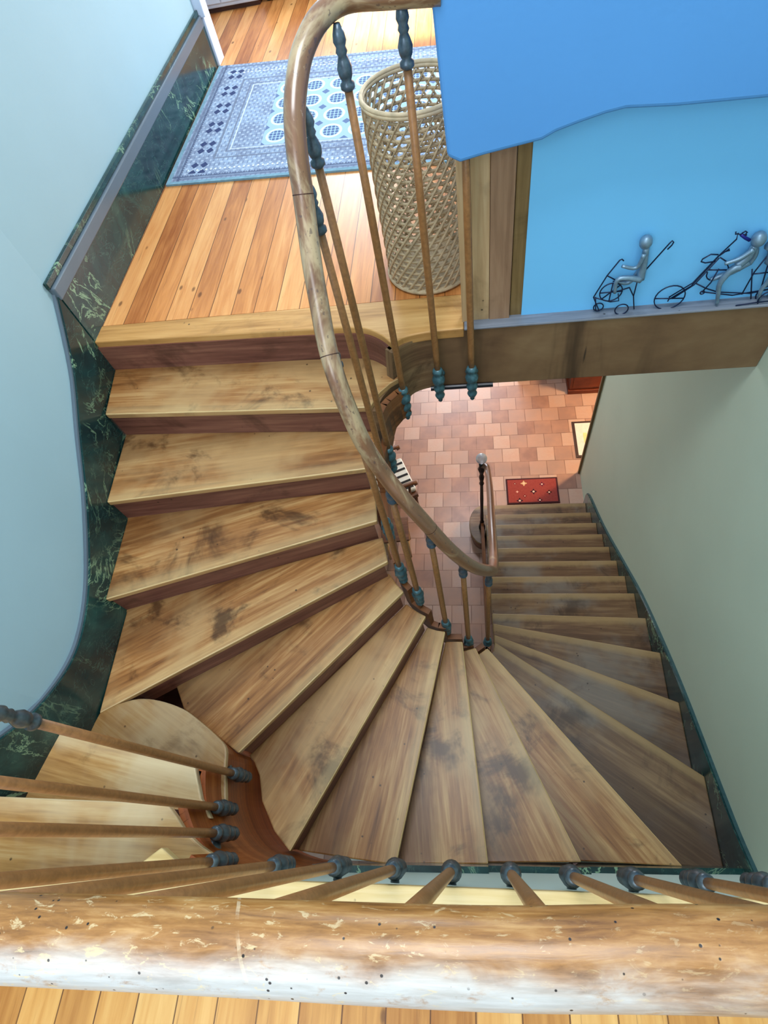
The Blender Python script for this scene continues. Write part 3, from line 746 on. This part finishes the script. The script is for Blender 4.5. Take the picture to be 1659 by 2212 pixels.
# ------------------------------------------------------------------ ground floor things
mt = empty('doormat', (.352, 3.275, 0), math.radians(.5)); tag(mt, 'small red patterned mat on the tiles before the bottom step', 'mat')
b = MB(); b.box(0, .575, 0, .34, .001, .012); b.build('pile', REDMAT, mt, bevel=.002)
fm = empty('framed_mat', (1.165, 3.88, 0)); tag(fm, 'white mat with dark border and yellow patch on the tiles behind the wall corner', 'mat')
b = MB(); b.box(0, .80, 0, .53, .001, .010); b.build('border', MATD, fm, bevel=.002)
b = MB(); b.box(.03, .77, .03, .50, .010, .014); b.build('field', MATW, fm)
b = MB(); b.box(.11, .155, .20, .35, .014, .016); b.build('patch', YELLOW, fm)
ch = tag(empty('chest', (1.18, 4.87, 0)), 'low reddish wooden chest against the far side of the tiled hall', 'chest')
b = MB(); b.box(.0, .9, .0, .42, .06, .46); b.build('body', CHESTW, ch, bevel=.006)
b = MB(); b.box(-.02, .92, -.02, .44, .46, .50); b.build('lid', CHESTW, ch, bevel=.006)
for x0 in (.03, .47):
    b = MB(); b.box(x0, x0+.40, -.012, .0, .10, .42); b.build('panel', CHESTW, ch, bevel=.008)
b = MB(); b.box(-.015, .915, -.018, .43, .0, .06); b.build('plinth', CHESTW, ch, bevel=.004)

ac = tag(empty('armchair', (-.94, 3.34, 0), math.radians(24)), 'dark wooden armchair with black and white striped cushion under the stair', 'armchair')
b = MB(); b.box(-.26, .24, -.27, .27, .36, .41); b.build('seat_frame', CHAIRW, ac, bevel=.008)
b = MB(); b.box(-.22, .24, -.22, .24, .41, .47); cu = b.build('cushion', CUSH, ac, bevel=.02, seg=3)
for i in range(5):
    b = MB(); y = -.19+i*.085; b.box(-.19, .225, y, y+.028, .4705, .4735); b.build('stripe', BLACK, cu)
for x, y in ((.21, -.25), (.21, .25), (-.25, -.25), (-.25, .25)):
    b = MB(); b.lathe([(.016, 0), (.022, .12), (.018, .3), (.024, .40)], 10, (x, y, 0)); b.build('leg', CHAIRW, ac, smooth=True)
for y in (-.26, .26):
    b = MB(); b.tube([(-.25, y, .66), (-.1, y, .67), (.1, y, .655), (.2, y, .65), (.235, y, .64), (.24, y, .615), (.215, y, .605)], [.018, .02, .022, .024, .022, .02, .016], 10); b.tube([(.15, y, .41), (.16, y, .64)], .015, 8); b.build('armrest', CHAIRW, ac, smooth=True)
b = MB()
for y in (-.25, .25): b.tube([(-.25, y, .38), (-.28, y, .7), (-.34, y, 1.0)], .018, 8)
b.tube([(-.34, -.27, 1.0), (-.36, -.1, 1.04), (-.36, .1, 1.04), (-.34, .27, 1.0)], .022, 8)
for y in (-.15, -.05, .05, .15): b.tube([(-.25, y, .40), (-.35, y, 1.02)], .011, 6)
b.build('backrest', CHAIRW, ac, smooth=True)
sl = tag(empty('stool', (-.83, 2.74, 0), math.radians(6)), 'small slatted wooden stool half hidden behind the balusters', 'stool')
b = MB(); b.box(-.16, .13, -.14, .14, .42, .45); b.build('seat', CHAIRW, sl, bevel=.008)
for x, y in ((.10, -.11), (.10, .11), (-.13, -.11), (-.13, .11)):
    b = MB(); b.lathe([(.014, 0), (.018, .2), (.015, .43)], 8, (x, y, 0)); b.build('leg', BRD[0], sl, smooth=True)
b = MB(); b.tube([(.10, -.11, .15), (.10, .11, .15)], .011, 8); b.tube([(-.13, -.11, .15), (-.13, .11, .15)], .011, 8); b.build('stretcher', BRD[0], sl, smooth=True)

# ------------------------------------------------------------------ wire sculptures on the ledge
YW = 1.806
def w(pts, dy=0.0): return [(x, YW+dy, z) for x, z in pts]
def circle(cx, cz, r, dy=0.0, n=24): return [(cx+r*math.cos(2*PI*k/n), YW+dy, cz+r*math.sin(2*PI*k/n)) for k in range(n)]
RWIRE = .0024
def wires(name, parent, items, mat=WIRE, r=RWIRE):
    b = MB()
    for it in items:
        pts, closed = (it[0], True) if isinstance(it, tuple) and isinstance(it[0], list) else (it, False)
        b.tube(pts, r, 6, closed=closed)
    return b.build(name, mat, parent, smooth=True)
def limb(b, pts, radii): b.tube(spline(pts, 4), [radii[0]+(radii[1]-radii[0])*i/(4*(len(pts)-1)) for i in range(4*(len(pts)-1)+1)], 8)
A = tag(empty('wire_sculpture', (0, 0, 0)), 'smaller wire sculpture of a seated rider on a wheeled chair, nearest the casing', 'sculpture', 'wire sculptures on the ledge')
wires('wheel', A, [(circle(.522, 4.01, .040), 1), w([(.482, 4.01), (.562, 4.01)]), w([(.522, 3.97), (.522, 4.05)]), w([(.494, 3.982), (.55, 4.038)])])
wires('caster', A, [(circle(.573, 3.935, .024, -.012), 1)]); wires('caster', A, [(circle(.49, 3.938, .018, .008), 1)])
wires('frame', A, [w([(.541, 4.141), (.534, 4.148), (.527, 4.145), (.495, 4.085), (.462, 3.993), (.494, 3.926)]), w([(.622, 4.054), (.52, 4.058)]), w([(.607, 4.051), (.608, 3.983), (.623, 3.922)]), w([(.585, 4.024), (.608, 3.983)]),
                   w([(.53, 4.007), (.585, 4.024)]), w([(.462, 3.993), (.529, 3.965), (.558, 3.967), (.55, 4.0)]), w([(.47, 3.993), (.48, 3.93)]), w([(.535, 4.058), (.495, 4.085)])])
wires('flag_rod', A, [w([(.623, 4.09), (.68, 4.194), (.686, 4.202), (.692, 4.196), (.689, 4.185), (.679, 4.17)])])
b = MB(); b.lathe([(.022*math.sin(a), -.025*math.cos(a)) for a in [.1+i*(PI-.2)/10 for i in range(11)]], 14, (.6, YW, 4.207))
limb(b, w([(.606, 4.186), (.612, 4.12), (.614, 4.06)]), (.011, .017)); limb(b, w([(.600, 4.172), (.586, 4.120), (.535, 4.132)], -.016), (.008, .006))
limb(b, w([(.614, 4.063), (.57, 4.076), (.531, 4.072), (.533, 4.015)], -.012), (.012, .006)); limb(b, w([(.618, 4.13), (.605, 4.08), (.58, 4.037), (.534, 4.047)], .012), (.010, .007))
rd = b.build('rider', SHEET, A, smooth=True)
B = tag(empty('wire_sculpture', (0, 0, 0)), 'larger wire sculpture of a reclining rider on a long forked tricycle at right', 'sculpture', 'wire sculptures on the ledge')
wires('wheel', B, [(circle(.741, 3.962, .053), 1), w([(.69, 3.963), (.741, 3.958), (.792, 3.954)]), w([(.741, 3.962), (.739, 3.945)])])
wires('rear_wheel', B, [(circle(1.09, 3.932, .036, .012), 1), (circle(1.09, 3.932, .036, -.016), 1)])
wires('fork', B, [w([(.738, 3.964), (.805, 4.02), (.856, 4.122), (.894, 4.184), (.891, 4.203), (.921, 4.196)]), w([(.745, 3.95), (.806, 4.002), (.861, 4.119), (.887, 4.145), (.89, 4.138), (.876, 4.135)], .006), w([(.75, 3.96), (.81, 4.015), (.86, 4.12)], -.005)])
wires('handlebar', B, [w([(.855, 4.13), (.83, 4.134), (.808, 4.118), (.806, 4.108), (.822, 4.101), (.855, 4.104)]), w([(.903, 4.204), (.912, 4.211), (.919, 4.206), (.915, 4.198), (.905, 4.199)]), w([(.893, 4.205), (.884, 4.203), (.882, 4.212)])])
wires('grip', B, [w([(.902, 4.200), (.92, 4.186), (.938, 4.175)])], WIREBLUE, .0055)
wires('frame', B, [w([(.818, 4.016), (.86, 3.99), (.907, 3.969), (1.022, 3.951), (1.10, 3.966)]), w([(.852, 3.97), (.967, 3.942), (1.10, 3.958)], .008), w([(.851, 3.977), (.868, 4.015), (.876, 4.071)]), (circle(.852, 3.973, .007), 1), w([(.99, 4.057), (1.035, 3.925)]),
                   w([(1.02, 4.11), (1.002, 4.044), (.995, 3.95)]), w([(1.03, 4.103), (1.055, 3.955)]), w([(1.005, 4.036), (1.06, 4.038)]), w([(.981, 3.917), (1.033, 3.922), (1.10, 3.926)], -.02)])
wires('belt', B, [w([(.865, 4.118), (.89, 4.10), (.906, 4.075), (.915, 4.05), (.918, 4.03)]), w([(.839, 4.071), (.88, 4.066), (.921, 4.062)]), w([(.842, 4.061), (.843, 4.045), (.85, 4.034), (.861, 4.026)])])
b = MB(); b.lathe([(.024*math.sin(a), -.027*math.cos(a)) for a in [.1+i*(PI-.2)/10 for i in range(11)]], 14, (.966, YW, 4.176))
limb(b, w([(.962, 4.155), (.956, 4.11), (.93, 4.08)]), (.012, .018)); limb(b, w([(.956, 4.150), (.922, 4.118), (.881, 4.103)], -.016), (.009, .006))
limb(b, w([(.94, 4.08), (.915, 4.072), (.895, 4.02), (.905, 3.97), (.915, 3.925)], -.012), (.014, .006)); limb(b, w([(.975, 4.08), (.93, 4.045), (.885, 4.025), (.868, 4.018)], .012), (.013, .007))
limb(b, w([(.968, 4.15), (.985, 4.11), (.98, 4.07)], .014), (.010, .008))
b.build('rider', SHEET, B, smooth=True)
Cc = tag(empty('wire_sculpture', (0, 0, 0)), 'grey sheet passenger seated behind the reclining rider, cut by the frame edge', 'sculpture', 'wire sculptures on the ledge')
b = MB(); limb(b, w([(1.005, 4.150), (1.03, 4.13), (1.04, 4.08)]), (.016, .02)); limb(b, w([(1.03, 4.10), (1.06, 4.03), (1.05, 3.97), (1.06, 3.925)], -.01), (.010, .006)); limb(b, w([(1.04, 4.08), (1.09, 4.06), (1.10, 3.99), (1.10, 3.922)], .01), (.011, .007))
b.build('body', SHEET, Cc, smooth=True)

# ------------------------------------------------------------------ light
wd = bpy.data.worlds.new('world'); SC.world = wd; wd.use_nodes = True
bg = wd.node_tree.nodes['Background']; bg.inputs[0].default_value = (.80, .90, 1.0, 1); bg.inputs[1].default_value = .85
def area(name, loc, aim, size, power, c=(1, 1, 1), sy=None):
    l = bpy.data.lights.new(name, 'AREA'); l.energy = power; l.color = c; l.size = size
    if sy: l.shape = 'RECTANGLE'; l.size_y = sy
    o = bpy.data.objects.new(name, l); COL.objects.link(o); o.location = loc
    o.rotation_euler = (Vector(aim)-Vector(loc)).to_track_quat('-Z', 'Y').to_euler(); return o
area('landing_window_light', (1.6, 5.6, 5.6), (-.6, 4.4, 3.9), 1.2, 105, (.93, .97, 1))
area('upper_window_light', (-1.2, -1.9, 6.4), (-.4, 1.2, 3.2), 1.6, 34, (.86, .93, 1))
area('hall_door_light', (-.3, 7.4, 1.9), (.1, 3.9, 0), 1.6, 90, (.88, .92, 1), 2.0)
area('hall_fill_light', (-.1, 5.0, 3.5), (.1, 4.1, 0), .7, 34, (.90, .94, 1))  # added fill for the middle hall tiles, no lamp hangs there
area('doorway_window_light', (-1.3, 6.6, 5.7), (-.4, 1.2, 4.4), .9, 50, (.78, .90, 1), 1.3)
area('stair_fill_light', (-.2, .9, 7.6), (0, .9, 0), 1.3, 70, (.92, .97, 1))  # added overhead fill to brighten the well and right wall, no real skylight
q = bpy.data.lights.new('landing_sun', 'SPOT'); q.energy = 14000; q.spot_size = math.radians(16); q.spot_blend = .25; q.shadow_soft_size = .1; q.color = (.72, .86, 1)
qo = bpy.data.objects.new('landing_sun', q); COL.objects.link(qo); qo.location = (3.2, 7.4, 7.4); qo.rotation_euler = (Vector((.12, 5.45, 3.91))-Vector(qo.location)).to_track_quat('-Z', 'Y').to_euler()
p = bpy.data.lights.new('hall_lamp', 'POINT'); p.energy = 170; p.color = (1, .62, .30); p.shadow_soft_size = .15
po = bpy.data.objects.new('hall_lamp', p); COL.objects.link(po); po.location = (2.1, 4.4, 1.9)

vs = SC.view_settings; vs.view_transform = 'Standard'; vs.look = 'None'; vs.exposure = 0.38; vs.gamma = 1.0; vs.use_curve_mapping = False
